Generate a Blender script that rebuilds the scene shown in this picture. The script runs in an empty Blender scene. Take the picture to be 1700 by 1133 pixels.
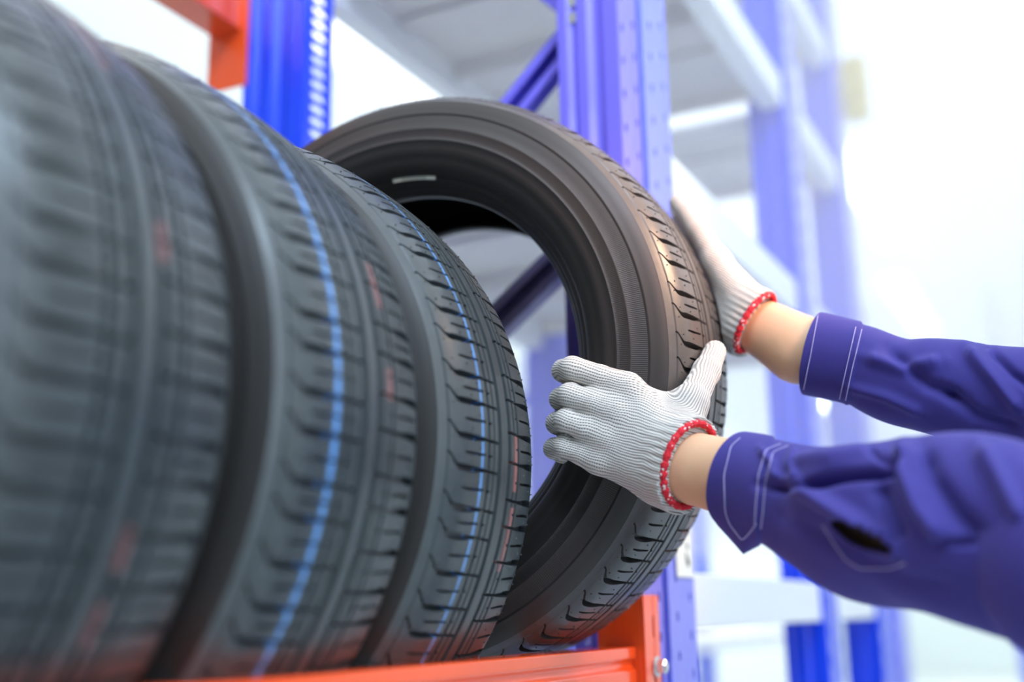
import bpy, bmesh, math, random
import numpy as np
from mathutils import Matrix, Vector

# ------------------------------------------------------------------ camera, world, lights
sc = bpy.context.scene
COL = sc.collection
Z0 = 1.30                                   # camera height above the floor
CF = Vector((0.87075717, 0.43481918, 0.22959579))
CR = Vector((0.45040628, -0.89264913, -0.01765511))
CU = Vector((-0.1972717, -0.1187847, 0.97312593))
cd = bpy.data.cameras.new('camera'); cam = bpy.data.objects.new('camera', cd); COL.objects.link(cam)
M = Matrix((CR, CU, -CF)).transposed().to_4x4(); M.translation = (0, 0, Z0)
cam.matrix_world = M
cd.sensor_width = 36; cd.lens = 1930.5 * 36 / 1700
cd.clip_start = 0.02; cd.clip_end = 100
cd.dof.use_dof = True; cd.dof.focus_distance = 1.055; cd.dof.aperture_fstop = 1.7
sc.camera = cam
sc.view_settings.view_transform = 'Standard'; sc.view_settings.look = 'None'
sc.view_settings.exposure = 0.55; sc.view_settings.gamma = 1.0

sc.cycles.volume_bounces = 4; sc.cycles.max_bounces = 14
w = bpy.data.worlds.new('world'); sc.world = w; w.use_nodes = True
bg = w.node_tree.nodes['Background']
bg.inputs[1].default_value = 1.15
_n = w.node_tree.nodes; _l = w.node_tree.links
_tc = _n.new('ShaderNodeTexCoord'); _sp = _n.new('ShaderNodeSeparateXYZ'); _rp = _n.new('ShaderNodeValToRGB')
_l.new(_tc.outputs['Generated'], _sp.inputs[0]); _mr = _n.new('ShaderNodeMapRange'); _mr.inputs[1].default_value = -1; _mr.inputs[2].default_value = 1; _l.new(_sp.outputs[2], _mr.inputs[0]); _l.new(_mr.outputs[0], _rp.inputs[0]); _l.new(_rp.outputs[0], bg.inputs[0])
_rp.color_ramp.elements[0].position = 0.41; _rp.color_ramp.elements[0].color = (0.11, 0.125, 0.14, 1)
_rp.color_ramp.elements[1].position = 0.56; _rp.color_ramp.elements[1].color = (0.92, 0.96, 1.0, 1)

def light(name, kind, loc, target, energy, color, **kw):
    l = bpy.data.lights.new(name, kind); l.energy = energy; l.color = color
    for k, v in kw.items(): setattr(l, k, v)
    o = bpy.data.objects.new(name, l); COL.objects.link(o)
    o.location = loc; o.rotation_euler = (Vector(target) - Vector(loc)).to_track_quat('-Z', 'Y').to_euler()
    return o
# added warm spots, unseen, standing in for lens flare; cool area lights, added too, for tyre highlights
light('door_daylight', 'SPOT', (1.9, -1.2, Z0 + 1.5), (1.25, 0.37, Z0 + 0.33), 1000, (1.0, 0.60, 0.36), spot_size=0.215, spot_blend=1.0, shadow_soft_size=0.25)  # added unseen spot: warm flare wash on far glove and tread
light('added_top_light', 'AREA', (-0.6, -0.9, Z0 + 2.6), (0.7, 0.5, Z0), 75, (0.62, 0.80, 1.0), shape='RECTANGLE', size=2.4, size_y=0.4)  # added unseen area light: cool key and bluish highlights on the tyre crowns
light('added_side_light', 'AREA', (-0.5, -2.0, Z0 + 0.7), (0.8, 0.5, Z0 + 0.1), 16, (0.60, 0.78, 1.0), shape='RECTANGLE', size=0.5, size_y=2.4)  # added unseen tall area light, assumed source of the treads' cool highlight streak
light('flare_spot_sidewall', 'SPOT', (0.64, -0.45, Z0 + 0.78), (1.08, 0.42, Z0 + 0.37), 170, (1.0, 0.46, 0.26), spot_size=0.29, spot_blend=1.0, shadow_soft_size=0.15)  # added unseen spot: warm flare wash on the held tyre's sidewall

# ------------------------------------------------------------------ node materials
def new_mat(name):
    m = bpy.data.materials.new(name); m.use_nodes = True
    return m, m.node_tree.nodes, m.node_tree.links, m.node_tree.nodes['Principled BSDF']
def setp(b, **kw):
    for k, v in kw.items():
        k = k.replace('_', ' ')
        b.inputs[k].default_value = (*v, 1) if isinstance(v, tuple) and 'Radius' not in k else v
def noise_bump(N, L, b, scale, strength, dist=0.001, coord='Object', detail=3):
    tc = N.new('ShaderNodeTexCoord'); n = N.new('ShaderNodeTexNoise'); n.inputs['Scale'].default_value = scale; n.inputs['Detail'].default_value = detail
    bp = N.new('ShaderNodeBump'); bp.inputs['Strength'].default_value = strength; bp.inputs['Distance'].default_value = dist
    L.new(tc.outputs[coord], n.inputs['Vector']); L.new(n.outputs['Fac'], bp.inputs['Height']); L.new(bp.outputs[0], b.inputs['Normal'])
    return n, bp
def simple(name, col, rough=0.5, metal=0.0, bump=0.0, scale=200, var=0.0, coat=0.0, spec=0.5):
    m, N, L, b = new_mat(name); setp(b, Base_Color=col, Roughness=rough, Metallic=metal, Coat_Weight=coat)
    b.inputs['Specular IOR Level'].default_value = spec
    n, bp = noise_bump(N, L, b, scale, bump)
    if var:
        mx = N.new('ShaderNodeMixRGB'); mx.inputs[1].default_value = (*[c * (1 - var) for c in col], 1); mx.inputs[2].default_value = (*[min(1, c * (1 + var)) for c in col], 1)
        L.new(n.outputs['Fac'], mx.inputs[0]); L.new(mx.outputs[0], b.inputs['Base Color'])
    return m
def emit(name, col, s):
    m, N, L, b = new_mat(name); setp(b, Base_Color=(0.9, 0.9, 0.9), Emission_Color=col, Emission_Strength=s); return m
def math_node(N, L, op, a, b=None, c=None):
    n = N.new('ShaderNodeMath'); n.operation = op
    for i, v in enumerate((a, b, c)):
        if v is None: continue
        if isinstance(v, (int, float)): n.inputs[i].default_value = v
        else: L.new(v, n.inputs[i])
    return n.outputs[0]

BLUE = simple('blue_powder_coat', (0.004, 0.060, 0.86), 0.28, bump=0.05, scale=900, coat=0.6)
BLUE2 = simple('flare_washed_blue_coat', (0.22, 0.25, 0.93), 0.35, bump=0.05, scale=900, coat=0.3)  # blue coat lightened: flare wash put into the base colour
PALE = simple('haze_washed_pale_coat', (0.30, 0.27, 0.52), 0.35, bump=0.05, scale=900, coat=0.3)  # blue brace made pale: background haze put into the colour
VIOLET = simple('flare_washed_violet_coat', (0.19, 0.16, 0.82), 0.33, bump=0.05, scale=900, coat=0.3)  # same paint as the blue posts, flare's violet wash mixed into the colour
ORANGE = simple('orange_powder_coat', (0.94, 0.095, 0.016), 0.19, bump=0.04, scale=900, coat=0.5)
STEEL = simple('zinc_plated_steel', (0.72, 0.74, 0.76), 0.25, metal=0.9, bump=0.05, scale=400)
GALV = simple('galvanised_sheet', (0.74, 0.72, 0.70), 0.55, metal=0.2, bump=0.03, scale=30, var=0.06)
WHITE = simple('white_painted_steel', (0.86, 0.88, 0.88), 0.4, bump=0.02, scale=300)
WALL = simple('white_wall_paint', (0.58, 0.66, 0.68), 0.8, bump=0.05, scale=60, var=0.02)
CEIL = emit('glowing_ceiling', (1.0, 0.985, 0.962), 1.15)  # ceiling made to glow, added to brighten the hall from above
FLOOR = simple('pale_epoxy_floor', (0.50, 0.56, 0.57), 0.4, bump=0.02, scale=12, var=0.06)
LABEL = simple('label_paper', (0.85, 0.9, 0.86), 0.7, bump=0.02)
INK = simple('dark_ink', (0.02, 0.05, 0.04), 0.6)
YELLOW = simple('yellow_painted_steel', (0.95, 0.72, 0.08), 0.4)
LAMP = emit('lamp_diffuser', (1, 0.99, 0.97), 40.0)

# ------------------------------------------------------------------ object helpers
def mesh_obj(name, verts, faces, mat, parent=None, smooth=False, uv=None, loc=None):
    me = bpy.data.meshes.new(name); me.from_pydata([tuple(v) for v in verts], [], [tuple(f) for f in faces])
    me.materials.append(mat)
    if smooth: me.polygons.foreach_set('use_smooth', [True] * len(me.polygons))
    if uv is not None:
        lay = me.uv_layers.new(name='UVMap'); idx = np.empty(len(me.loops), np.int32); me.loops.foreach_get('vertex_index', idx)
        lay.data.foreach_set('uv', np.asarray(uv, np.float32)[idx].ravel())
    me.update()
    o = bpy.data.objects.new(name, me); COL.objects.link(o)
    if parent is not None: o.parent = parent
    if loc is not None: o.location = loc
    return o
def empty(name, loc=(0, 0, 0)):
    o = bpy.data.objects.new(name, None); o.empty_display_size = 0.1; o.location = loc; COL.objects.link(o); return o
def tag(o, label, cat, group=None, kind=None):
    if label: o['label'] = label
    if cat: o['category'] = cat
    if group: o['group'] = group
    if kind: o['kind'] = kind
    return o
class MB:
    def __init__(s): s.v = []; s.f = []
    def add(s, v, f):
        n = len(s.v); s.v += [tuple(x) for x in v]; s.f += [tuple(i + n for i in q) for q in f]
    def box(s, a, b):
        (x0, y0, z0), (x1, y1, z1) = a, b
        s.add([(x0, y0, z0), (x1, y0, z0), (x1, y1, z0), (x0, y1, z0), (x0, y0, z1), (x1, y0, z1), (x1, y1, z1), (x0, y1, z1)],
              [(0, 3, 2, 1), (4, 5, 6, 7), (0, 1, 5, 4), (1, 2, 6, 5), (2, 3, 7, 6), (3, 0, 4, 7)])
    def obox(s, c, ax, ay, az, hx, hy, hz):
        c = Vector(c); P = []
        for k in (-1, 1):
            for (i, j) in ((-1, -1), (1, -1), (1, 1), (-1, 1)): P.append(c + Vector(ax) * hx * i + Vector(ay) * hy * j + Vector(az) * hz * k)
        s.add(P, [(0, 3, 2, 1), (4, 5, 6, 7), (0, 1, 5, 4), (1, 2, 6, 5), (2, 3, 7, 6), (3, 0, 4, 7)])
    def tube(s, pts, r, n=12, cap=True):
        pts = [Vector(p) for p in pts]; base = len(s.v); up = None
        for i, p in enumerate(pts):
            d = (pts[min(i + 1, len(pts) - 1)] - pts[max(i - 1, 0)]).normalized()
            if up is None: up = d.orthogonal().normalized()
            up = (up - d * up.dot(d)).normalized(); sd = d.cross(up); rr = r[i] if isinstance(r, (list, tuple)) else r
            for k in range(n):
                a = 2 * math.pi * k / n; s.v.append(tuple(p + up * rr * math.cos(a) + sd * rr * math.sin(a)))
        for i in range(len(pts) - 1):
            for k in range(n):
                a = base + i * n + k; b = base + i * n + (k + 1) % n; s.f.append((a, b, b + n, a + n))
        if cap:
            s.f.append(tuple(base + k for k in range(n))[::-1]); s.f.append(tuple(base + (len(pts) - 1) * n + k for k in range(n)))
    def extrude_profile(s, prof, ax, a0, a1, closed=True):
        # prof: list of (u, v) in the two axes other than ax
        base = len(s.v); n = len(prof)
        for a in (a0, a1):
            for (u, v) in prof:
                p = [u, v]; p.insert(ax, a); s.v.append(tuple(p))
        for i in range(n if closed else n - 1):
            j = (i + 1) % n; s.f.append((base + i, base + j, base + n + j, base + n + i))
        if closed: s.f.append(tuple(base + i for i in range(n))[::-1]); s.f.append(tuple(base + n + i for i in range(n)))
    def build(s, name, mat, parent=None, bevel=0.0, smooth=False, solid=0.0, seg=2):
        o = mesh_obj(name, s.v, s.f, mat, parent, smooth)
        bm = bmesh.new(); bm.from_mesh(o.data); bmesh.ops.recalc_face_normals(bm, faces=bm.faces); bm.to_mesh(o.data); bm.free()
        if solid:
            m = o.modifiers.new('solid', 'SOLIDIFY'); m.thickness = solid; m.offset = 0
        if bevel:
            m = o.modifiers.new('bevel', 'BEVEL'); m.width = bevel; m.segments = seg; m.limit_method = 'ANGLE'
        return o

# ------------------------------------------------------------------ the setting
def struct(name, boxes, mat):
    b = MB()
    for a, c in boxes: b.box(a, c)
    o = b.build(name, mat); o['kind'] = 'structure'; return o
struct('floor', [((-4, -6, -0.1), (24, 5.2, 0))], FLOOR)
struct('wall_back', [((-4, 5.0, 0), (24, 5.2, 5.6))], WALL)
struct('wall_left', [((-3.7, -6, 0), (-3.5, 5.2, 5.6))], simple('grey_wall_paint', (0.16, 0.18, 0.19), 0.8, bump=0.05, scale=60))
struct('wall_right', [((24, -6, 0), (24.2, 5.2, 5.6))], WALL)
GLOW = emit('added_glow', (1.0, 0.93, 0.86), 2.2)  # warm glow added on the far wall to brighten the hazy background
struct('glow_panel_1', [((23.9, -5.5, 1.5), (23.98, 2.8, 5.3))], GLOW)
struct('ceiling', [((1.5, -6, 5.6), (24, 5.2, 5.7))], CEIL)

# ------------------------------------------------------------------ tyres
NP = 72; R0 = 0.31
def drop(s):
    a = np.abs(s); return 0.8 * s * s + 10.4 * np.maximum(0, a - 0.06) ** 2
def sstep(x): x = np.clip(x, 0, 1); return x * x * (3 - 2 * x)
def make_tread_mesh():
    e = 0.00035; mm = 0.001
    # knots across the tread (positive side), groove depth floor between e-offset knots
    long_g = [(7, 13, 9.5), (20.0, 22.0, 6.5), (28.6, 32, 8.5), (83.0, 84.2, 1.2)]
    ks = [0.0, 3.5, 6.2]
    for a, b, d in long_g: ks += [a - .35, a + .35, (a + b) / 2, b - .35, b + .35]
    ks += [15, 17, 18.6, 24, 25.2, 26.1, 27.4, 33.9, 35.6, 36.2, 40, 44, 48, 52, 56, 60, 63, 66, 67.4, 68, 70, 72.5, 75, 77.5, 80, 81.6, 85.6, 87.5, 89.5, 91.5]
    ks = sorted(set(ks)); S = np.array([-k for k in ks[::-1] if k > 0] + ks) * mm
    a = np.abs(S) / mm
    dlong = np.zeros_like(a)
    for g0, g1, d in long_g: dlong = np.where((a > g0) & (a < g1), d, dlong)
    # main lateral groove: half width and depth at each s
    wm = np.interp(a, [13, 29, 31.6, 38, 54, 70, 80, 83.5], [1.0, 1.0, .9, 1.2, 2.5, 2.7, 1.3, .6]) * mm
    dm = np.where(a > 31, np.interp(a, [31, 36, 60, 78, 84], [7, 8, 8.5, 6, 2]), np.where(a > 12.9, 5.0, 0)); dm = np.where(a > 84.1, 0, dm)
    wsp = np.interp(a, [25, 29, 36, 60, 68], [.9, .9, .75, 1.1, .6]) * mm
    dsp = np.where(((a > 25.7) & (a < 29.2)) | ((a > 35.9) & (a < 67.7)), 6.0, 0)
    pitch = 2 * math.pi / NP
    curve = pitch * (0.42 * sstep((a - 72) / 12) ** 1.4 - 0.06 * sstep((a - 32) / 30)) * np.sign(S + 1e-9)
    curve = np.where(S < 0, -curve, -curve)      # far shoulder mirrored
    off = np.where(S > 0, 0.5 * pitch, 0.0) * (a > 10)
    ns = len(S); ROW = 12
    th = np.zeros((NP * ROW, ns)); hd = np.zeros((NP * ROW, ns))
    for i in range(NP):
        r = i * ROW; ed = e / R0; hw = wm / R0; hs = wsp / R0
        jit = pitch * 0.10 * math.sin(i * 2.4) ; jn = pitch * 0.10 * math.sin((i + 1) * 2.4)
        t0 = i * pitch + jit; t1 = (i + 1) * pitch + jn; mid = (t0 + t1) / 2
        rows = [t0 + hw - ed * .6, t0 + hw + ed, t0 + (mid - t0) * .4, t0 + (mid - t0) * .75, mid - hs - ed * .6, mid - hs + ed * .4, mid + hs - ed * .4, mid + hs + ed * .6,
                mid + (t1 - mid) * .25, mid + (t1 - mid) * .6, t1 - hw - ed, t1 - hw + ed * .6]
        dep = [dm, 0 * dm, 0, 0, 0, dsp, dsp, 0, 0, 0, 0 * dm, dm]
        for k in range(ROW):
            th[r + k] = rows[k]; hd[r + k] = dep[k]
    th = th + curve[None] + off[None]
    D = np.maximum(hd, dlong[None]) * mm
    Rr = R0 - drop(S)[None] - D
    X = np.broadcast_to(S[None], th.shape)
    V = np.stack([X, -Rr * np.cos(th), Rr * np.sin(th)], -1).reshape(-1, 3)
    UV = np.stack([X * 10 + .5, (th / (2 * math.pi))], -1).reshape(-1, 2)
    n = NP * ROW; F = []
    for r in range(n):
        q = (r + 1) % n
        for c in range(ns - 1): F.append((r * ns + c, r * ns + c + 1, q * ns + c + 1, q * ns + c))
    V = V.tolist(); UV = UV.tolist()
    # little moulding nubs on the shoulder blocks
    rnd = random.Random(4)
    for i in range(NP):
        for (u, s0) in ((.28, .058), (.74, .046), (.3, .0755), (.76, .0790)):
            for sg in (-1, 1):
                s = sg * s0; t = (i + u) * pitch - sg * pitch * (0.42 * float(sstep(np.array((s0 * 1000 - 72) / 12))) ** 1.4 - 0.06) + (0.5 * pitch if sg > 0 else 0)
                R = R0 - float(drop(np.array(s))); b = len(V); rr = 0.0008
                hh = .0007 + rnd.random() * .0006
                for (k, h) in ((1.0, -.0003), (.7, hh)):
                    for j in range(6):
                        an = j * math.pi / 3; ss = s + rr * k * math.cos(an); tt = t + rr * k * math.sin(an) / R
                        V.append((ss, -(R + h) * math.cos(tt), (R + h) * math.sin(tt))); UV.append((ss * 10 + .5, tt / (2 * math.pi)))
                for j in range(6): F.append((b + j, b + (j + 1) % 6, b + 6 + (j + 1) % 6, b + 6 + j))
                F.append(tuple(b + 6 + j for j in range(6)))
    return V, F, UV
def side_profile():
    # outer half section from the tread edge down to the bead, then the inner liner back up: (s, r)
    pts = [(91.5, 293.0), (92.4, 291.0), (93.2, 289.6), (95.6, 283.5), (97.4, 277.8), (98.0, 276.6), (97.3, 275.6), (97.6, 274.6), (99.6, 268), (101.6, 259.5), (102.0, 258.9), (101.8, 258.2), (103.0, 250),
           (103.2, 246.6), (103.7, 246.1), (103.1, 245.5), (102.6, 238), (101.2, 231), (100.6, 230.4), (98.6, 224), (95.0, 217.5), (91.0, 213.2), (88.0, 211.0), (86.3, 210.5), (85.2, 209.2), (84.8, 207.5), (81.5, 204.5), (79.4, 203.6),
           (78.8, 202.6), (76.6, 200.2), (74.8, 199.6), (73.2, 198.2), (70.5, 195.4), (66.5, 194.6), (60, 195.2), (57.0, 196.5), (57.5, 199.5),
           (66, 206), (76, 214), (84, 225), (88, 240), (87.5, 256), (83, 272), (75, 285), (60, 292.5), (40, 296), (0, 297.5)]
    return [(a * .001, b * .001) for a, b in pts]
def make_side_mesh():
    half = side_profile(); prof = half + [(-a, b) for a, b in half[-2::-1]]
    # refine
    P = []
    for (a, b), (c, d) in zip(prof[:-1], prof[1:]):
        m = max(1, int(math.hypot(a - c, b - d) / .006))
        for k in range(m): P.append((a + (c - a) * k / m, b + (d - b) * k / m))
    P.append(prof[-1]); n = 288; V = []; UV = []; F = []
    for i in range(n + 1):
        t = 2 * math.pi * i / n
        for (s, r) in P:
            V.append((s, -r * math.cos(t), r * math.sin(t))); UV.append((r * 3, i / n))
    m = len(P)
    for i in range(n):
        for k in range(m - 1): F.append((i * m + k, (i + 1) * m + k, (i + 1) * m + k + 1, i * m + k + 1))
    return V, F, UV

def rubber(name, base=(0.046, 0.056, 0.060), rough=0.35, blue=None, marks=()):
    """tread rubber; blue = (s, halfwidth) of a painted line, marks = (s, theta_deg, half width s, half angle deg)"""
    m, N, L, b = new_mat(name); setp(b, Base_Color=base, Roughness=rough); b.inputs['Specular IOR Level'].default_value = 0.55
    noise_bump(N, L, b, 260, 0.25, 0.0006)
    uv = N.new('ShaderNodeUVMap'); sp = N.new('ShaderNodeSeparateXYZ'); L.new(uv.outputs[0], sp.inputs[0])
    tc = N.new('ShaderNodeTexCoord'); nz = N.new('ShaderNodeTexNoise'); nz.inputs['Scale'].default_value = 90; L.new(tc.outputs['Object'], nz.inputs['Vector'])
    col = N.new('ShaderNodeMixRGB'); col.inputs[1].default_value = (*[c * .8 for c in base], 1); col.inputs[2].default_value = (*[c * 1.25 for c in base], 1); L.new(nz.outputs['Fac'], col.inputs[0])
    cur = col.outputs[0]
    def paint(cur, fac, c):
        mx = N.new('ShaderNodeMixRGB'); mx.inputs[2].default_value = (*c, 1); L.new(fac, mx.inputs[0]); L.new(cur, mx.inputs[1]); return mx.outputs[0]
    wear = math_node(N, L, 'MULTIPLY_ADD', nz.outputs['Fac'], 0.8, 0.30)
    if blue:
        d = math_node(N, L, 'ABSOLUTE', math_node(N, L, 'SUBTRACT', sp.outputs[0], blue[0] * 10 + .5))
        f = math_node(N, L, 'LESS_THAN', d, blue[1] * 10); f = math_node(N, L, 'MULTIPLY', f, wear)
        cur = paint(cur, f, (0.13, 0.36, 0.80))
    for (s, t, ws, wt) in marks:
        d = math_node(N, L, 'LESS_THAN', math_node(N, L, 'ABSOLUTE', math_node(N, L, 'SUBTRACT', sp.outputs[0], s * 10 + .5)), ws * 10)
        e = math_node(N, L, 'LESS_THAN', math_node(N, L, 'ABSOLUTE', math_node(N, L, 'SUBTRACT', math_node(N, L, 'FRACT', math_node(N, L, 'ADD', sp.outputs[1], .5)), (t / 360 + .5) % 1)), wt / 360)
        cur = paint(cur, math_node(N, L, 'MULTIPLY', math_node(N, L, 'MULTIPLY', d, e), math_node(N, L, 'MULTIPLY', wear, .42)), (0.66, 0.24, 0.22))
    L.new(cur, b.inputs['Base Color'])
    return m
def side_rubber():
    m, N, L, b = new_mat('sidewall_rubber'); setp(b, Base_Color=(0.021, 0.0195, 0.0185), Roughness=0.45)  # brown tint of the base stands for warm flare on the rubber
    b.inputs['Specular IOR Level'].default_value = 0.5
    uv = N.new('ShaderNodeUVMap'); sp = N.new('ShaderNodeSeparateXYZ'); L.new(uv.outputs[0], sp.inputs[0])
    r = math_node(N, L, 'DIVIDE', sp.outputs[0], 3.0)
    def band(a, c): return math_node(N, L, 'MULTIPLY', math_node(N, L, 'GREATER_THAN', r, a), math_node(N, L, 'LESS_THAN', r, c))
    hatch = math_node(N, L, 'SINE', math_node(N, L, 'MULTIPLY', sp.outputs[1], 2 * math.pi * 900))
    msk = math_node(N, L, 'ADD', band(.2600, .2745), band(.2470, .2575))
    tc = N.new('ShaderNodeTexCoord'); nz = N.new('ShaderNodeTexNoise'); nz.inputs['Scale'].default_value = 500; L.new(tc.outputs['Object'], nz.inputs['Vector'])
    h = math_node(N, L, 'ADD', math_node(N, L, 'MULTIPLY', math_node(N, L, 'MULTIPLY', hatch, msk), .5), math_node(N, L, 'MULTIPLY', nz.outputs['Fac'], .25))
    bp = N.new('ShaderNodeBump'); bp.inputs['Strength'].default_value = 0.3; bp.inputs['Distance'].default_value = 0.0005
    L.new(h, bp.inputs['Height']); L.new(bp.outputs[0], b.inputs['Normal'])
    return m
SIDE = side_rubber()
tv, tf, tuv = make_tread_mesh(); sv, sf, suv = make_side_mesh()
tyre0 = empty('tyre')
tread0 = mesh_obj('tread', tv, tf, rubber('tread_rubber'), tyre0, smooth=False, uv=tuv)
side0 = mesh_obj('sidewall', sv, sf, SIDE, tyre0, smooth=True, uv=suv)
def place_tyre(o, centre, yaw, tilt, mat, label, group=None):
    ax = Vector((math.cos(yaw) * math.cos(tilt), math.sin(yaw) * math.cos(tilt), math.sin(tilt)))
    u = Vector((-math.sin(yaw), math.cos(yaw), 0)); v = ax.cross(u)
    m = Matrix((ax, u, v)).transposed().to_4x4(); m.translation = Vector(centre) + Vector((0, 0, Z0)); o.matrix_world = m
    for c in o.children:
        if c.name.startswith('tread'):
            c.material_slots[0].link = 'OBJECT'; c.material_slots[0].material = mat
    tag(o, label, 'tyre', group)
def copy_tree(o, parent=None):
    c = o.copy(); COL.objects.link(c)
    if parent is not None: c.parent = parent
    for ch in list(o.children): copy_tree(ch, c)
    return c
T3 = Vector((0.83635, 0.74530, 0.13690)); SP = 0.2095
GT = 'tyres standing in a row on the orange rack beam'
tyres = [
    (T3, .0663, -.0271, rubber('tread_blue_line_fine', blue=(-.0415, .0016), marks=[(.0250, -2, .0035, 4.5), (.0250, -14, .0035, 5), (.0250, -40, .0035, 5)]),
     'black tyre standing right beside the held tyre, thin blue paint line on its tread'),
    (T3 + Vector((-SP, -.0077, 0)), .0663, -.0271, rubber('tread_blue_line_wide', blue=(-.0430, .0028), marks=[(.0250, 18, .0035, 3.5), (.0250, 4, .0035, 2.2), (.030, -50, .003, 5), (.012, -56, .004, 3)]),
     'black standing tyre between two others, wide blurred blue paint line on its tread'),
    (T3 + Vector((-2 * SP, -.0081, 0)), .0663, -.0271, rubber('tread_red_dots', marks=[(.0120, 12, .004, 2.3), (.0120, -19, .004, 2.2), (.0120, -26.5, .004, 2.2), (.012, 38, .004, 3), (.012, 43, .004, 2)]),
     'large blurred black tyre nearest the camera, with faded red dots on its tread'),
]
for i, (c, yw, tl, mt, lb) in enumerate(tyres):
    o = tyre0 if i == 0 else copy_tree(tyre0)
    place_tyre(o, c, yw, tl, mt, lb, GT)
T4 = Vector((1.08387, 0.63381, 0.24663)); Y4 = .03037; L4 = .01763
held = copy_tree(tyre0)
place_tyre(held, T4, Y4, L4, rubber('tread_plain', base=(0.060, 0.058, 0.055), marks=[(.045, -30, .003, 5)]), 'black tyre gripped by two gloved hands and pulled forward out of the rack')  # same rubber as the row; warm light put into the tread base

def barcode_mat():
    m, N, L, b = new_mat('barcode_label'); setp(b, Roughness=0.6)
    uv = N.new('ShaderNodeUVMap'); sp = N.new('ShaderNodeSeparateXYZ'); L.new(uv.outputs[0], sp.inputs[0])
    bar = math_node(N, L, 'GREATER_THAN', math_node(N, L, 'SINE', math_node(N, L, 'MULTIPLY', sp.outputs[0], 150.0)), .1)
    k = math_node(N, L, 'MULTIPLY', bar, math_node(N, L, 'MULTIPLY', math_node(N, L, 'GREATER_THAN', sp.outputs[0], .2), math_node(N, L, 'LESS_THAN', sp.outputs[0], .8)))
    mx = N.new('ShaderNodeMixRGB'); mx.inputs[1].default_value = (0.66, 0.68, 0.58, 1); mx.inputs[2].default_value = (0.25, 0.25, 0.2, 1); L.new(k, mx.inputs[0]); L.new(mx.outputs[0], b.inputs['Base Color'])
    return m
V = []; UVl = []; F = []; n = 24
for i in range(n + 1):
    t = math.radians(91.0 - 14.2 * i / n)
    for (s_, r_, v_) in ((-.0880, .2113, 1), (-.0868, .2111, .7), (-.0862, .2096, .3), (-.0857, .2080, 0)):
        V.append((s_ - .0006, -r_ * math.cos(t), r_ * math.sin(t))); UVl.append((i / n, v_))
for i in range(n):
    for k in range(3): F.append((i * 4 + k, i * 4 + 4 + k, i * 4 + 5 + k, i * 4 + 1 + k))
bl = mesh_obj('barcode_label', V, F, barcode_mat(), held, uv=UVl); bl['label'] = 'small pale barcode sticker near the bead'
sm_ = bl.modifiers.new('solid', 'SOLIDIFY'); sm_.thickness = .0003

# ------------------------------------------------------------------ racking
def perf_plate(mb, x0, x1, z0, z1, y, holes_x, pitch, hw, hh, stagger=True, lo=None, hi=None):
    """plate in the plane Y=y with rounded holes centred at holes_x, one per pitch between lo and hi; plain elsewhere"""
    lo = z0 if lo is None else lo; hi = z1 if hi is None else hi
    edges = [x0] + [(a + b) / 2 for a, b in zip(holes_x[:-1], holes_x[1:])] + [x1]
    n = int((hi - lo) / pitch); hi = lo + n * pitch
    if lo > z0: mb.add([(x0, y, z0), (x1, y, z0), (x1, y, lo), (x0, y, lo)], [(0, 1, 2, 3)])
    if hi < z1: mb.add([(x0, y, hi), (x1, y, hi), (x1, y, z1), (x0, y, z1)], [(0, 1, 2, 3)])
    for ci, cx in enumerate(holes_x):
        a, b = edges[ci], edges[ci + 1]; sh = pitch / 2 * .5 * (1 if ci % 2 else -1) if stagger else 0
        for k in range(n):
            za = lo + k * pitch; zb = za + pitch; cz = (za + zb) / 2 + sh
            K = 12; V = []; cell = []
            for j in range(K):
                an = 2 * math.pi * (j + .5) / K; c, s = math.cos(an), math.sin(an)
                V.append((cx + hw * math.copysign(abs(c) ** .7, c), y, cz + hh * math.copysign(abs(s) ** .7, s)))
            for j in range(K):
                an = 2 * math.pi * (j + .5) / K; c, s = math.cos(an), math.sin(an); m = max(abs(c), abs(s)); c /= m; s /= m
                V.append((cx + (c * (b - cx) if c > 0 else -c * (a - cx)), y, cz + (s * (zb - cz) if s > 0 else -s * (za - cz))))
            F = [(j, (j + 1) % K, K + (j + 1) % K, K + j) for j in range(K)]
            # square the corners
            for (px, pz) in ((a, za), (b, za), (b, zb), (a, zb)):
                V.append((px, y, pz)); 
            def near(px, pz):
                an = math.atan2(pz - cz, px - cx); best = min(range(K), key=lambda j: abs(((2 * math.pi * (j + 1) / K) - an + math.pi) % (2 * math.pi) - math.pi)); return best
            for q, (px, pz) in enumerate(((a, za), (b, za), (b, zb), (a, zb))):
                j = near(px, pz); F.append((K + j, K + (j + 1) % K, 2 * K + q))
            mb.add(V, F)
def post(name, x0, x1, y0, y1, mat, parent, top, hx, pitch, hw, hh, ribs=True, lo=-.5, hi=1.2, right_d=None):
    b = MB(); zt = top
    fy = y0
    perf_plate(b, x0, x1, 0.0, zt, fy, hx, pitch, hw, hh, lo=Z0 + lo, hi=Z0 + hi)
    # left and right side plates with a pressed rib along each
    for x, sg in ((x0, 1), (x1, -1)):
        d = y1 - y0
        if sg < 0 and right_d: b.extrude_profile([(x, y0), (x, y0 + right_d)], 2, 0.0, zt, closed=False); continue
        prof = [(x, y0), (x, y0 + d * .22), (x + sg * .006, y0 + d * .32), (x + sg * .006, y0 + d * .42), (x, y0 + d * .52), (x, y0 + d * .66), (x + sg * .006, y0 + d * .76), (x, y0 + d * .86), (x, y1), (x + sg * .012, y1)] if ribs else [(x, y0), (x, y1), (x + sg * .012, y1)]
        b.extrude_profile(prof, 2, 0.0, zt, closed=False)
    return b.build(name, mat, parent, solid=0.0022)
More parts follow.
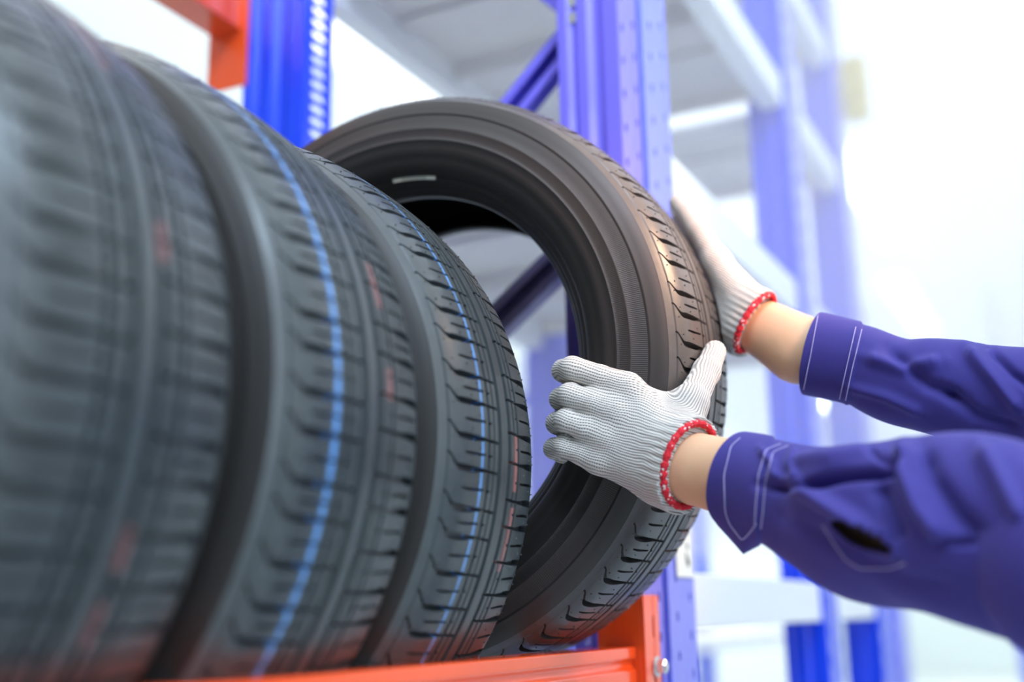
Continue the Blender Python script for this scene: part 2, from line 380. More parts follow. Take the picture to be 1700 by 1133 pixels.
def frame(label, X, wx, yf, yb, dy, top, mat, fine=True, braces=None, group=None, hx=(.2, .8), pitch=.044, hw=.0035, hh=.006, back=None, bmat=None):
    t = empty('rack_upright', (X, (yf + yb) / 2, 0)); off = Vector(t.location)
    parts = []
    parts.append(post('post', X, X + wx, yf, yf + dy, mat, t, top, [X + wx * k for k in hx], pitch, hw, hh))
    bk = back or dict(mat=mat, hx=hx, pitch=pitch, hw=hw, hh=hh)
    parts.append(post('post', X, X + wx, yb - bk.get('dy', dy), yb, bk['mat'], t, top, [X + wx * k for k in bk['hx']], bk['pitch'], bk['hw'], bk['hh'], right_d=bk.get('rd')))
    for (ya, za, yb2, zb, *bm_) in braces or []:
        b = MB(); a = Vector((X + wx * .45, ya, za)); c = Vector((X + wx * .45, yb2, zb)); d = (c - a).normalized(); sd = d.cross(Vector((1, 0, 0)))
        L = (c - a).length / 2; mid = (a + c) / 2
        b.obox(mid + Vector((.010, 0, 0)), (1, 0, 0), sd, d, .0012, .018, L)
        for s in (-1, 1): b.obox(mid + sd * s * .018, (1, 0, 0), sd, d, .0115, .0012, L); b.obox(mid + sd * s * .0135 - Vector((.010, 0, 0)), (1, 0, 0), sd, d, .0012, .0055, L)
        parts.append(b.build('brace', bm_[0] if bm_ else mat, t))
        for e in (a, c):
            bo = MB(); bo.tube([e + Vector((-.03, 0, 0)), e + Vector((-.022, 0, 0)), e + Vector((.028, 0, 0))], [.008, .010, .008], 10)
            parts.append(bo.build('bolt', STEEL, t, smooth=False))
    for y in (yf + dy / 2, yb - dy / 2):
        b = MB(); b.box((X, y - dy / 2 - .004, 0), (X + wx, y + dy / 2 + .004, .006)); parts.append(b.build('foot_plate', mat, t, bevel=.001))
    for o in parts: o.data.transform(Matrix.Translation(-off))
    tag(t, label, 'rack upright', group)
    return t
YF, YB, DY = .455, 1.03, .075
bz = lambda z: Z0 + z
f1 = frame('violet-blue perforated rack upright frame behind the tyre being pulled out', 1.212, .068, YF, YB, .078, bz(2.2), VIOLET,
      braces=[(YF + .06, bz(.722), YB - .09, bz(.315)), (YB - .09, bz(1.215), YF + .06, bz(.745)), (YF + .06, bz(.447), YB - .09, bz(.125), PALE), (YB - .09, bz(.10), YF + .06, bz(-.265)), (YF + .06, bz(-.285), YB - .09, bz(-.765))],
      back=dict(mat=BLUE, hx=(.52,), pitch=.0190, hw=.0165, hh=.0058, rd=.012, dy=.105))
def beam(label, X0, X1, y0, y1, ztop, h, mat, conn_up=.055, conn_dn=.09, ends=(1,), group=None, lip=True, name='rack_beam'):
    """box beam along X with a pressed front groove and an L shaped end plate wrapped round the post"""
    t = empty(name, ((X0 + X1) / 2, (y0 + y1) / 2, ztop - h)); off = Vector(t.location); P = []
    g = .0045
    prof = [(y0, ztop), (y0, ztop - .012), (y0 + g, ztop - .0155), (y0 + g, ztop - .0205), (y0, ztop - .024), (y0, ztop - h), (y1, ztop - h), (y1, ztop)] if lip else [(y0, ztop), (y0, ztop - h), (y1, ztop - h), (y1, ztop)]
    b = MB(); b.extrude_profile(prof, 0, X0, X1); P.append(b.build('box_section', mat, t, bevel=.0022, seg=3))
    for e in ends:
        x = X1 if e > 0 else X0
        b = MB(); zt, zb = ztop + conn_up, ztop - h - conn_dn; s = e
        # side leg on the post's flank
        x_in = x; w = .004
        b.box((min(x_in, x_in + s * w), y0 - .006, zb), (max(x_in, x_in + s * w), y1 + .008, zt))
        # front leg with slots
        xs = x_in + s * .048; xa, xb = min(x_in, xs), max(x_in, xs)
        segs = [(zb, zt)]; slots = [zt - .034, zt - .034 - .050 * 1, zt - .034 - .05 * 2, zt - .034 - .05 * 3]
        slots = [z for z in slots if z > zb + .02]
        sx0, sx1 = x_in + s * .026, x_in + s * .031; sx0, sx1 = min(sx0, sx1), max(sx0, sx1)
        b.box((xa, y0 - .010, zb), (sx0, y0 - .006, zt)); b.box((sx1, y0 - .010, zb), (xb, y0 - .006, zt))
        zz = zt
        for z in slots:
            b.box((sx0, y0 - .010, z + .011), (sx1, y0 - .006, zz)); zz = z - .011
        b.box((sx0, y0 - .010, zb), (sx1, y0 - .006, zz))
        cp = b.build('end_plate', mat, t, bevel=.0012); P.append(cp)
        m = MB(); bx, bzz = x_in + s * .030, ztop - .022
        m.tube([(bx, y0 - .010, bzz), (bx, y0 - .0125, bzz)], .011, 20); m.tube([(bx, y0 - .0125, bzz), (bx, y0 - .021, bzz), (bx, y0 - .023, bzz)], [.0085, .0085, .006], 6)
        bo = m.build('bolt', STEEL, cp, bevel=.0006); P.append(bo)
    for o in P: o.data.transform(Matrix.Translation(-off))
    tag(t, label, 'rack beam', group); return t
beam('orange rack beam under the row of tyres, its bolted end plate beneath the held tyre', -.75, 1.208, YF + .006, YF + .043, bz(-.035), .105, ORANGE, conn_up=.054, conn_dn=.05)
beam('orange rack beam behind the tyres at the same height as the front beam', -.75, 1.208, YB - .045, YB - .005, bz(-.035), .105, ORANGE, conn_up=.03, conn_dn=.05)
beam('orange rack beam high above the leftmost tyres, ending at a blue post', -.75, 1.208, YB + .004, YB + .058, bz(.955), .118, ORANGE, conn_up=.03, conn_dn=.088, lip=False)
# side-by-side upright of the neighbouring bay
f2 = empty('rack_upright', (1.335, YF + .035, 0)); _p = post('post_profile', 1.288, 1.382, YF - .004, YF + .074, BLUE2, f2, bz(2.2), [1.316, 1.363], .044, .0035, .006)
_p.data.transform(Matrix.Translation(-Vector(f2.location))); tag(f2, 'pale blue upright post with a white number label, bolted against the violet-blue upright frame', 'rack upright')
_b = MB(); _b.box((1.284, YF - .012, 0), (1.386, YF + .080, .006)); _o = _b.build('foot_plate', BLUE2, f2, bevel=.001); _o.data.transform(Matrix.Translation(-Vector(f2.location)))
lb = MB(); lb.box((1.314, YF - .0075, bz(.040)), (1.376, YF - .0068, bz(.125)))
lab = lb.build('paper_label', LABEL); tag(lab, 'white paper label with dark marks stuck on the pale blue upright', 'label')
ik = MB()
for (z, h) in ((.105, .010), (.070, .012)):
    ik.add([(1.347, YF - .0079, bz(z)), (1.361, YF - .0079, bz(z - h)), (1.358, YF - .0079, bz(z - h * 1.5)), (1.350, YF - .0079, bz(z - h * 1.2))], [(0, 1, 2, 3)])
    ik.add([(1.351, YF - .0079, bz(z + .011)), (1.358, YF - .0079, bz(z + .008)), (1.357, YF - .0079, bz(z + .002)), (1.352, YF - .0079, bz(z + .005))], [(0, 1, 2, 3)])
ik.build('printed_mark', INK, lab, solid=.0004)

def deck(label, X0, X1, y0, y1, z, group='shelf panels of the racks further along'):
    t = empty('shelf_panel', ((X0 + X1) / 2, (y0 + y1) / 2, z)); off = Vector(t.location); P = []
    b = MB(); n = max(1, round((X1 - X0) / .32)); dx = (X1 - X0) / n
    for k in range(n):
        a = X0 + k * dx; c = a + dx - .004
        b.box((a, y0, z), (c, y1, z + .003))
        for q in (a, c - .002): b.box((q, y0, z - .030), (q + .002, y1, z))
        b.box(((a + c) / 2 - .02, y0, z - .010), ((a + c) / 2 + .02, y1, z))
    P.append(b.build('sheet', GALV, t))
    b = MB(); b.box((X0, y0 - .045, z - .055), (X1, y0 - .002, z + .012)); P.append(b.build('front_rail', WHITE, t, bevel=.003))
    b = MB(); b.box((X0, y1 + .002, z - .055), (X1, y1 + .042, z + .012)); P.append(b.build('back_rail', WHITE, t, bevel=.003))
    for o in P: o.data.transform(Matrix.Translation(-off))
    tag(t, label, 'shelf', group); return t
GF = None
frame('first blue perforated upright frame beyond the held tyre, white shelf rails on both sides', 2.13, .105, YF, YB, .075, bz(2.6), BLUE, braces=[], hw=.008, hh=.012, pitch=.05)
frame('pale violet upright frame second beyond the held tyre, carrying the end of the highest shelf', 2.66, .13, YF, YB, .075, bz(1.9), BLUE, braces=[], hw=.008, hh=.012, pitch=.05)
frame('distant violet upright at the aisle end with a yellow cap', 7.55, .30, .40, 1.3, .12, bz(1.95), BLUE2, braces=[], hw=.02, hh=.03, pitch=.12)
frame('blue upright frame of the rear rack row seen through the hole of the held tyre', 3.45, .11, 1.60, 2.3, .08, bz(.85), BLUE, braces=[(1.66, bz(.70), 2.2, bz(1.3 - .5))], hw=.008, hh=.012, pitch=.05)
frame('faint upright frame at the far end of the rear rack row', 7.52, .11, 1.60, 2.45, .08, bz(.85), BLUE, braces=[], hw=.008, hh=.012, pitch=.05)
frame('hazy upright frame carrying the near end of the distant shelf panels', 8.06, .12, -.95, .30, .10, bz(2.3), BLUE2, braces=[], hw=.01, hh=.015, pitch=.06)
frame('hazy upright frame carrying the far end of the distant shelf panels', 11.02, .12, -.95, .30, .10, bz(2.3), BLUE2, braces=[], hw=.01, hh=.015, pitch=.06)
for (x, y, z, h, lbl) in ((2.80, .40, 1.36, .16, 'yellow end cap on the rail above the second upright beyond the held tyre'), (7.5, .20, 1.80, .24, 'yellow end cap on the distant upright at the aisle end')):
    b = MB(); k = x / 2.8; b.box((x, y, bz(z - h)), (x + .05 * k, y + .055 * k, bz(z))); b.box((x - .01 * k, y - .006, bz(z - h * .7)), (x, y + .06 * k, bz(z - h * .3)))
    tag(b.build('end_cap', YELLOW, bevel=.004), lbl, 'end cap')
for (z, what) in ((1.33, 'highest level'), (1.01, 'second level down'), (.59, 'third level down'), (.035, 'lowest level')):
    deck('grey white-railed shelf panel in the nearest bay beyond the held tyre, ' + what, 1.392, 2.120, YF + .05, YB - .045, bz(z))
    deck('short shelf panel between the two uprights further along, ' + what, 2.245, 2.650, YF + .05, YB - .045, bz(z))
deck('grey shelf panel of the rear rack row, seen low between the blue uprights', 3.60, 7.5, 1.7, 2.4, bz(-.12))
deck('distant grey shelf panel beyond the far upright at the right edge', 8.2, 11.0, -.9, .25, bz(2.15))
deck('distant grey shelf panel low at the right edge behind the jacket sleeve', 8.2, 11.0, -.9, .25, bz(1.35))
BIN = simple('dark_grey_blue_plastic', (0.07, 0.10, 0.18), 0.5)
for (x, y, z, wd, hh_, lb_) in ((3.65, 1.75, -.105, .16, .26, 'dark blue-grey storage bin on the rear shelf, nearest the held tyre'), (4.0, 1.78, -.105, .18, .30, 'dark blue-grey storage bin on the rear shelf, middle of three'), (4.9, 1.8, -.105, .20, .26, 'dark blue-grey storage bin on the rear shelf, farthest of three')):
    b = MB(); n = 24
    b.add([(x, y, bz(z)), (x + wd, y, bz(z)), (x + wd, y + .3, bz(z)), (x, y + .3, bz(z)), (x - .01, y - .012, bz(z + hh_)), (x + wd + .01, y - .012, bz(z + hh_)), (x + wd + .01, y + .312, bz(z + hh_)), (x - .01, y + .312, bz(z + hh_))],
          [(0, 3, 2, 1), (0, 1, 5, 4), (1, 2, 6, 5), (2, 3, 7, 6), (3, 0, 4, 7)])
    b.box((x - .02, y - .022, bz(z + hh_ - .02)), (x + wd + .02, y - .010, bz(z + hh_)))
    tag(b.build('storage_bin', BIN, solid=.004), lb_, 'bin', 'storage bins on the rear shelf')
def batten(x0, x1, y, z, w_, lbl, i):
    t = empty('ceiling_lamp', ((x0 + x1) / 2, y, bz(z))); off = Vector(t.location)
    b = MB(); b.box((x0 - .03, y - w_ * .6, bz(z + .04)), (x1 + .03, y + w_ * .6, bz(z + .10))); o1 = b.build('lamp_housing', WHITE, t, bevel=.01)
    b = MB(); b.extrude_profile([(y - w_ / 2, bz(z + .04)), (y - w_ * .4, bz(z)), (y + w_ * .4, bz(z)), (y + w_ / 2, bz(z + .04))], 0, x0, x1); o2 = b.build('diffuser', LAMP, t, bevel=.005)
    rods = []
    for x in (x0 + .3, x1 - .3): b = MB(); b.tube([(x, y, bz(z + .1)), (x, y, 5.6)], .006, 8); rods.append(b.build('hanging_rod', STEEL, t))
    for o in [o1, o2] + rods: o.data.transform(Matrix.Translation(-off))
    tag(t, lbl, 'ceiling lamp', 'batten lamps hanging over the aisle')
batten(7.3, 9.8, 1.30, 3.0, .17, 'long lit batten lamp hanging nearest, above the far glove', 0)
batten(11.1, 13.6, 1.5, 3.0, .20, 'shorter-looking lit batten lamp just above the far blue sleeve', 1)
batten(16.4, 18.0, 3.5, 3.0, .18, 'tiny distant lit batten lamp between the two sleeves', 2)

# ------------------------------------------------------------------ the worker reaching in from the right
def at(x, y, d):
    """point at distance d along the view axis, in line with the photograph's (x, y)"""
    return np.array((CF + CR * ((x - 850) / 1930.5) - CU * ((y - 566.5) / 1930.5)) * d) + np.array([0, 0, Z0])
def smin(a, b, k):
    h = np.clip(0.5 + 0.5 * (b - a) / k, 0, 1); return b * (1 - h) + a * h - k * h * (1 - h)
class SDF:
    def __init__(s, lo, hi, res):
        s.lo = np.array(lo, float); s.res = res; n = np.ceil((np.array(hi) - s.lo) / res).astype(int) + 1
        s.ax = [s.lo[i] + res * np.arange(n[i]) for i in range(3)]; s.f = np.full(n, 0.05, np.float32)
    def win(s, P, m):
        P = np.array(P); sl = []
        for i in range(3):
            a = np.searchsorted(s.ax[i], P[:, i].min() - m); b = np.searchsorted(s.ax[i], P[:, i].max() + m); sl.append(slice(max(a - 1, 0), b + 1))
        g = np.meshgrid(*[s.ax[i][sl[i]] for i in range(3)], indexing='ij', sparse=True); return tuple(sl), g
    def cap(s, a, b, ra, rb, k=.006, flat=None):
        """tapered capsule; flat = (direction, factor) squashes it along a direction"""
        a = np.asarray(a, float); b = np.asarray(b, float); sl, g = s.win([a, b], max(ra, rb) + .03 + k)
        d = b - a; L = max(d @ d, 1e-9); q = [g[i] - a[i] for i in range(3)]
        t = np.clip((q[0] * d[0] + q[1] * d[1] + q[2] * d[2]) / L, 0, 1)
        e = [q[i] - t * d[i] for i in range(3)]
        d2 = e[0] ** 2 + e[1] ** 2 + e[2] ** 2
        if flat is not None:
            n = np.array(flat[0]); n = n / np.linalg.norm(n); h = e[0] * n[0] + e[1] * n[1] + e[2] * n[2]; d2 = d2 + h * h * (1 / flat[1] ** 2 - 1)
        dd = np.sqrt(d2) - (ra + t * (rb - ra)); s.f[sl] = smin(s.f[sl], dd, k)
    def chain(s, P, R, k=.006, **kw):
        for i in range(len(P) - 1): s.cap(P[i], P[i + 1], R[i], R[i + 1], k, **kw)
    def cut(s, p, n):
        """keep the side n points away from"""
        g = np.meshgrid(*s.ax, indexing='ij', sparse=True); d = sum((g[i] - p[i]) * n[i] for i in range(3)); s.f = np.maximum(s.f, d)
    def carve(s, a, b, ra, rb, k=.004):
        a = np.asarray(a, float); b = np.asarray(b, float); sl, g = s.win([a, b], max(ra, rb) + .02)
        d = b - a; L = max(d @ d, 1e-9); q = [g[i] - a[i] for i in range(3)]; t = np.clip((q[0] * d[0] + q[1] * d[1] + q[2] * d[2]) / L, 0, 1)
        dd = np.sqrt(sum((q[i] - t * d[i]) ** 2 for i in range(3))) - (ra + t * (rb - ra)); s.f[sl] = -smin(-s.f[sl], dd, k)
    def mesh(s, smooth=0):
        f = s.f; ins = f < 0; nx, ny, nz = f.shape
        c = np.zeros((nx - 1, ny - 1, nz - 1), np.int8)
        for i in (0, 1):
            for j in (0, 1):
                for k in (0, 1): c += ins[i:nx - 1 + i, j:ny - 1 + j, k:nz - 1 + k]
        act = (c > 0) & (c < 8); idx = -np.ones(act.shape, np.int64); I = np.argwhere(act); idx[act] = np.arange(len(I))
        acc = np.zeros((len(I), 3)); cnt = np.zeros(len(I))
        cor = [(i, j, k) for i in (0, 1) for j in (0, 1) for k in (0, 1)]
        for a in cor:
            for ax in range(3):
                if a[ax]: continue
                b = list(a); b[ax] = 1
                fa = f[I[:, 0] + a[0], I[:, 1] + a[1], I[:, 2] + a[2]]; fb = f[I[:, 0] + b[0], I[:, 1] + b[1], I[:, 2] + b[2]]
                m = (fa < 0) != (fb < 0); t = np.where(m, fa / np.where(m, fa - fb, 1), 0)
                p = np.tile(np.array(a, float), (len(I), 1)); p[:, ax] += t; acc[m] += p[m]; cnt[m] += 1
        V = s.lo + s.res * (I + acc / np.maximum(cnt, 1)[:, None]); F = []
        for ax in range(3):
            o = [i for i in range(3) if i != ax]
            sa = [slice(1, n - 1) for n in f.shape]; sa[ax] = slice(0, f.shape[ax] - 1); sb = list(sa); sb[ax] = slice(1, f.shape[ax])
            A = ins[tuple(sa)]; B = ins[tuple(sb)]; E = np.argwhere(A != B)
            if not len(E): continue
            fl = A[tuple(E.T)]; G = E.copy(); G[:, o[0]] += 1; G[:, o[1]] += 1
            def cell(d0, d1):
                q = G.copy(); q[:, o[0]] -= d0; q[:, o[1]] -= d1; return idx[tuple(q.T)]
            Q = np.stack([cell(1, 1), cell(0, 1), cell(0, 0), cell(1, 0)], 1)
            if ax == 1: fl = ~fl
            Q = np.where(fl[:, None], Q, Q[:, ::-1]); F.append(Q)
        F = np.concatenate(F); F = F[(F >= 0).all(1)]
        for _ in range(smooth):
            S = np.zeros_like(V); n = np.zeros(len(V))
            for i in range(4):
                np.add.at(S, F[:, i], V[F[:, (i + 1) % 4]]); np.add.at(n, F[:, i], 1); np.add.at(S, F[:, i], V[F[:, i - 1]]); np.add.at(n, F[:, i], 1)
            V = V * .5 + S / np.maximum(n, 1)[:, None] * .5
        return V, F

TYM = np.array(held.matrix_world.inverted())
def tyre_sd(P):
    """signed distance of points to the held tyre's section"""
    q = P @ TYM[:3, :3].T + TYM[:3, 3]; s_ = np.abs(q[:, 0]); r = np.hypot(q[:, 1], q[:, 2])
    cs = np.linspace(0, .0915, 14); poly = [(a, R0 - float(drop(np.array(a))) + .0004) for a in cs] + side_profile()
    d = np.full(len(P), 1e9); ins = np.zeros(len(P), bool); n = len(poly)
    for i in range(n):
        ax_, ay = poly[i]; bx_, by = poly[(i + 1) % n]; ex, ey = bx_ - ax_, by - ay; L = ex * ex + ey * ey
        if L < 1e-14: continue
        if not (ax_ < 1e-9 and bx_ < 1e-9):
            t = np.clip(((s_ - ax_) * ex + (r - ay) * ey) / L, 0, 1); d = np.minimum(d, np.hypot(s_ - ax_ - t * ex, r - ay - t * ey))
        c = (ay > r) != (by > r)
        if abs(ey) > 1e-12: ins ^= c & (s_ < ax_ + (r - ay) * ex / ey)
    return np.where(ins, -d, d)
def knit():
    m, N, L, b = new_mat('knitted_cotton'); setp(b, Roughness=0.95, Sheen_Weight=0.25); b.inputs['Specular IOR Level'].default_value = 0.15
    uv = N.new('ShaderNodeUVMap'); sp = N.new('ShaderNodeSeparateXYZ'); L.new(uv.outputs[0], sp.inputs[0])
    tc = N.new('ShaderNodeTexCoord'); nz = N.new('ShaderNodeTexNoise'); nz.inputs['Scale'].default_value = 160; nz.inputs['Detail'].default_value = 4; L.new(tc.outputs['Object'], nz.inputs['Vector'])
    nl = N.new('ShaderNodeTexNoise'); nl.inputs['Scale'].default_value = 28; L.new(tc.outputs['Object'], nl.inputs['Vector'])
    wob = math_node(N, L, 'MULTIPLY_ADD', nl.outputs['Fac'], .010, 0)
    u = math_node(N, L, 'ADD', sp.outputs[0], wob); w2 = 2 * math.pi
    row = math_node(N, L, 'MULTIPLY_ADD', math_node(N, L, 'SINE', math_node(N, L, 'MULTIPLY', u, w2 / .0024)), .5, .5)
    rowi = math_node(N, L, 'FLOOR', math_node(N, L, 'MULTIPLY', u, 1 / .0024))
    st = math_node(N, L, 'MULTIPLY_ADD', math_node(N, L, 'SINE', math_node(N, L, 'ADD', math_node(N, L, 'MULTIPLY', sp.outputs[1], w2 / .0017), math_node(N, L, 'MULTIPLY', rowi, 2.1))), .5, .5)
    gap = math_node(N, L, 'MULTIPLY', math_node(N, L, 'SUBTRACT', 1, row), math_node(N, L, 'MULTIPLY_ADD', st, .6, .4)); gap = math_node(N, L, 'POWER', gap, 1.35)
    rib = math_node(N, L, 'MULTIPLY_ADD', math_node(N, L, 'SINE', math_node(N, L, 'MULTIPLY', sp.outputs[0], w2 / .0068)), .5, .5)
    cuff = math_node(N, L, 'SMOOTH_MIN', math_node(N, L, 'MAXIMUM', math_node(N, L, 'MULTIPLY_ADD', sp.outputs[1], -1 / .03, 1.3), 0), 1, .2)
    h = math_node(N, L, 'ADD', math_node(N, L, 'MULTIPLY', gap, -1.0), math_node(N, L, 'MULTIPLY', math_node(N, L, 'MULTIPLY', rib, cuff), 2.2))
    h = math_node(N, L, 'ADD', h, math_node(N, L, 'MULTIPLY', nz.outputs['Fac'], .7))
    bp = N.new('ShaderNodeBump'); bp.inputs['Strength'].default_value = 0.7; bp.inputs['Distance'].default_value = 0.0009; L.new(h, bp.inputs['Height']); L.new(bp.outputs[0], b.inputs['Normal'])
    mx = N.new('ShaderNodeMixRGB'); mx.inputs[1].default_value = (0.66, 0.635, 0.59, 1); mx.inputs[2].default_value = (0.09, 0.08, 0.07, 1); L.new(gap, mx.inputs[0]); L.new(mx.outputs[0], b.inputs['Base Color'])
    return m
KNIT = knit()
def hem_mat():
    m, N, L, b = new_mat('red_overlock_yarn'); setp(b, Roughness=0.85)
    tc = N.new('ShaderNodeTexCoord'); v = N.new('ShaderNodeTexVoronoi'); v.inputs['Scale'].default_value = 480; L.new(tc.outputs['Object'], v.inputs['Vector'])
    sep = N.new('ShaderNodeSeparateXYZ'); L.new(v.outputs['Color'], sep.inputs[0]); f = math_node(N, L, 'GREATER_THAN', sep.outputs[0], .93)
    mx = N.new('ShaderNodeMixRGB'); mx.inputs[1].default_value = (0.62, 0.015, 0.03, 1); mx.inputs[2].default_value = (0.85, 0.75, 0.72, 1); L.new(f, mx.inputs[0]); L.new(mx.outputs[0], b.inputs['Base Color'])
    bp = N.new('ShaderNodeBump'); bp.inputs['Strength'].default_value = 0.9; bp.inputs['Distance'].default_value = 0.001; L.new(v.outputs['Distance'], bp.inputs['Height']); bp.invert = True; L.new(bp.outputs[0], b.inputs['Normal'])
    return m
HEM = hem_mat()
def skin_mat():
    m, N, L, b = new_mat('skin'); setp(b, Base_Color=(0.62, 0.36, 0.22), Roughness=0.55, Subsurface_Weight=0.12, Subsurface_Radius=(0.010, 0.004, 0.002)); b.inputs['Subsurface Scale'].default_value = 0.6
    n, bp = noise_bump(N, L, b, 300, 0.15, 0.0004)
    tc = N.new('ShaderNodeTexCoord'); n2 = N.new('ShaderNodeTexNoise'); n2.inputs['Scale'].default_value = 22; n2.inputs['Detail'].default_value = 5; L.new(tc.outputs['Object'], n2.inputs['Vector'])
    mx = N.new('ShaderNodeMixRGB'); mx.inputs[1].default_value = (0.66, 0.39, 0.225, 1); mx.inputs[2].default_value = (0.74, 0.47, 0.29, 1); L.new(n2.outputs['Fac'], mx.inputs[0]); L.new(mx.outputs[0], b.inputs['Base Color'])
    return m
SKIN = skin_mat()
def cloth_mat(name, col):
    m, N, L, b = new_mat(name); setp(b, Base_Color=col, Roughness=0.75, Sheen_Weight=0.2, Sheen_Tint=(0.5, 0.5, 1.0)); b.inputs['Specular IOR Level'].default_value = 0.25
    tc = N.new('ShaderNodeTexCoord'); w1 = N.new('ShaderNodeTexWave'); w1.inputs['Scale'].default_value = 420; w1.inputs['Distortion'].default_value = .5; w1.bands_direction = 'DIAGONAL'
    n = N.new('ShaderNodeTexNoise'); n.inputs['Scale'].default_value = 45; n.inputs['Detail'].default_value = 5
    L.new(tc.outputs['Object'], w1.inputs['Vector']); L.new(tc.outputs['Object'], n.inputs['Vector'])
    h = math_node(N, L, 'ADD', math_node(N, L, 'MULTIPLY', w1.outputs['Fac'], .12), math_node(N, L, 'MULTIPLY', n.outputs['Fac'], .9))
    bp = N.new('ShaderNodeBump'); bp.inputs['Strength'].default_value = 0.35; bp.inputs['Distance'].default_value = 0.002; L.new(h, bp.inputs['Height']); L.new(bp.outputs[0], b.inputs['Normal'])
    return m
CLOTH = cloth_mat('blue_violet_twill', (0.042, 0.034, 0.215))
THREAD = simple('pale_thread', (0.55, 0.50, 0.82), 0.8)
HAIR = simple('dark_hair', (0.02, 0.015, 0.012), 0.5, bump=.6, scale=150)

person = empty('person', (1.2, -.2, 0)); PO = Vector(person.location)  # parts are stored relative to the person's own origin
tag(person, 'person in a blue-violet work jacket and white knitted gloves, leaning in to grip the tyre', 'person')
def pobj(name, V, F, mat, parent=None, smooth=True, uv=None):
    V = np.asarray(V) - np.array(PO); return mesh_obj(name, V.tolist(), np.asarray(F).tolist() if not isinstance(F, list) else F, mat, person if parent is None else parent, smooth, uv)
nrm = lambda v: v / np.linalg.norm(v)
camv = np.array(CF)

def glove(fingers, thumb, palm, hemc, arm, wid, label, name='glove'):
    """fingers: list of (points, radii); hemc: centre of the hem, arm: direction away from the hand, wid: (lateral dir, half width, half thickness)"""
    allp = np.concatenate([np.array(p) for p, r in fingers] + [np.array(thumb[0])] + [np.array([a, b]) for a, b, ra, rb in palm])
    S = SDF(allp.min(0) - .035, allp.max(0) + .035, .00135)
    for a, b, ra, rb in palm: S.cap(a, b, ra, rb, .016)
    S.chain(thumb[0][:2], thumb[1][:2], .014); S.chain(thumb[0][1:], thumb[1][1:], .007)
    for P, R in fingers:
        S.cap(P[0], P[0] * .55 + P[1] * .45, R[0], R[1] * 1.03, .010); S.cap(P[0] * .5 + P[1] * .5, P[1], R[1] * 1.02, R[1], .0030)
        S.chain(P[1:], R[1:], .0022)
    arm = nrm(arm); S.cut(hemc, arm)
    near = np.argwhere(S.f < .004); pts = S.lo + near * S.res; ts = tyre_sd(pts); S.f[tuple(near.T)] = np.maximum(S.f[tuple(near.T)], .0014 - ts)
    V, F = S.mesh(2)
    lat = wid[0]; lat = nrm(lat - arm * (lat @ arm))
    # knit coordinates
    hx = V - hemc; up = hx @ lat; vp = -(hx @ arm)
    front = np.cross(lat, arm); fr = hx @ front
    tb = np.array(thumb[0]); td = nrm(tb[-1] - tb[0]); tl = nrm(lat - td * (lat @ td)) if abs(lat @ td) < .95 else nrm(np.cross(td, front))
    tl = nrm(np.cross(camv, td)); tl = tl if tl @ lat > 0 else -tl; tu = (V - tb[1]) @ tl + (tb[1] - hemc) @ lat; tvv = (V - tb[1]) @ td + vp.mean()
    dist = np.full(len(V), 1e9)
    for a0, b0 in zip(tb[1:-1], tb[2:]):
        ab = b0 - a0; tt = np.clip(((V - a0) @ ab) / (ab @ ab), 0, 1); dist = np.minimum(dist, np.linalg.norm(V - a0 - tt[:, None] * ab, axis=1))
    wgt = 1 - sstep((dist - .016) / .018)
    uvs = np.stack([up * (1 - wgt) + tu * wgt, vp * (1 - wgt) + tvv * wgt], 1)
    o = pobj(name, V, F, KNIT, smooth=True, uv=uvs); o['label'] = label
    # red hem
    n = 120; P = []
    fr_ = nrm(front)
    for i in range(n):
        a = 2 * math.pi * i / n; P.append(hemc + lat * wid[1] * math.cos(a) + fr_ * wid[2] * math.sin(a) + arm * .0015)
    Vh = []; Fh = []; m = 10
    for i in range(n):
        t = nrm(P[(i + 1) % n] - P[i - 1]); o1 = nrm(P[i] - hemc); rr = .0031 * (1 + .16 * math.sin(i * 2 * math.pi * 28 / n))
        for k in range(m):
            c = 2 * math.pi * k / m; Vh.append(P[i] + (o1 * math.cos(c) + arm * math.sin(c) * 1.1) * rr)
    for i in range(n):
        for k in range(m): Fh.append((i * m + k, i * m + (k + 1) % m, ((i + 1) % n) * m + (k + 1) % m, ((i + 1) % n) * m + k))
    h = pobj('glove_hem', Vh, Fh, HEM, parent=o); h['label'] = 'red overlocked hem of the glove'
    return o

A = at
LH = dict(
    fingers=[([A(1040, 642, 1.040), A(950, 612, 1.052), A(935, 616, 1.080), A(946, 626, 1.104)], [.0126, .0112, .0106, .0096]),
             ([A(1018, 682, 1.034), A(946, 656, 1.042), A(931, 663, 1.074), A(944, 676, 1.100)], [.0122, .0110, .0106, .0096]),
             ([A(1002, 724, 1.034), A(940, 698, 1.040), A(925, 703, 1.072), A(940, 714, 1.098)], [.0118, .0108, .0104, .0094]),
             ([A(992, 764, 1.038), A(936, 741, 1.045), A(920, 745, 1.072), A(934, 755, 1.094)], [.0110, .0102, .0098, .0088])],
    thumb=([A(1118, 745, 1.020), A(1147, 668, 1.040), A(1172, 618, 1.088), A(1187, 584, 1.118)], [.0190, .0150, .0125, .0108]),
    palm=[(A(1120, 742, 1.018), A(1042, 648, 1.042), .0205, .0120), (A(1110, 760, 1.018), A(1020, 686, 1.038), .0215, .0130), (A(1100, 785, 1.020), A(1004, 728, 1.038), .0210, .0130),
          (A(1098, 800, 1.024), A(994, 764, 1.042), .0185, .0120), (A(1060, 664, 1.048), A(1136, 684, 1.044), .0120, .0140),
          (A(1150, 752, 1.002), A(1118, 748, 1.016), .0255, .0220), (A(1128, 800, 1.002), A(1100, 792, 1.020), .0255, .0215), (A(1160, 745, 1.000), A(1140, 800, 1.000), .0250, .0250)])
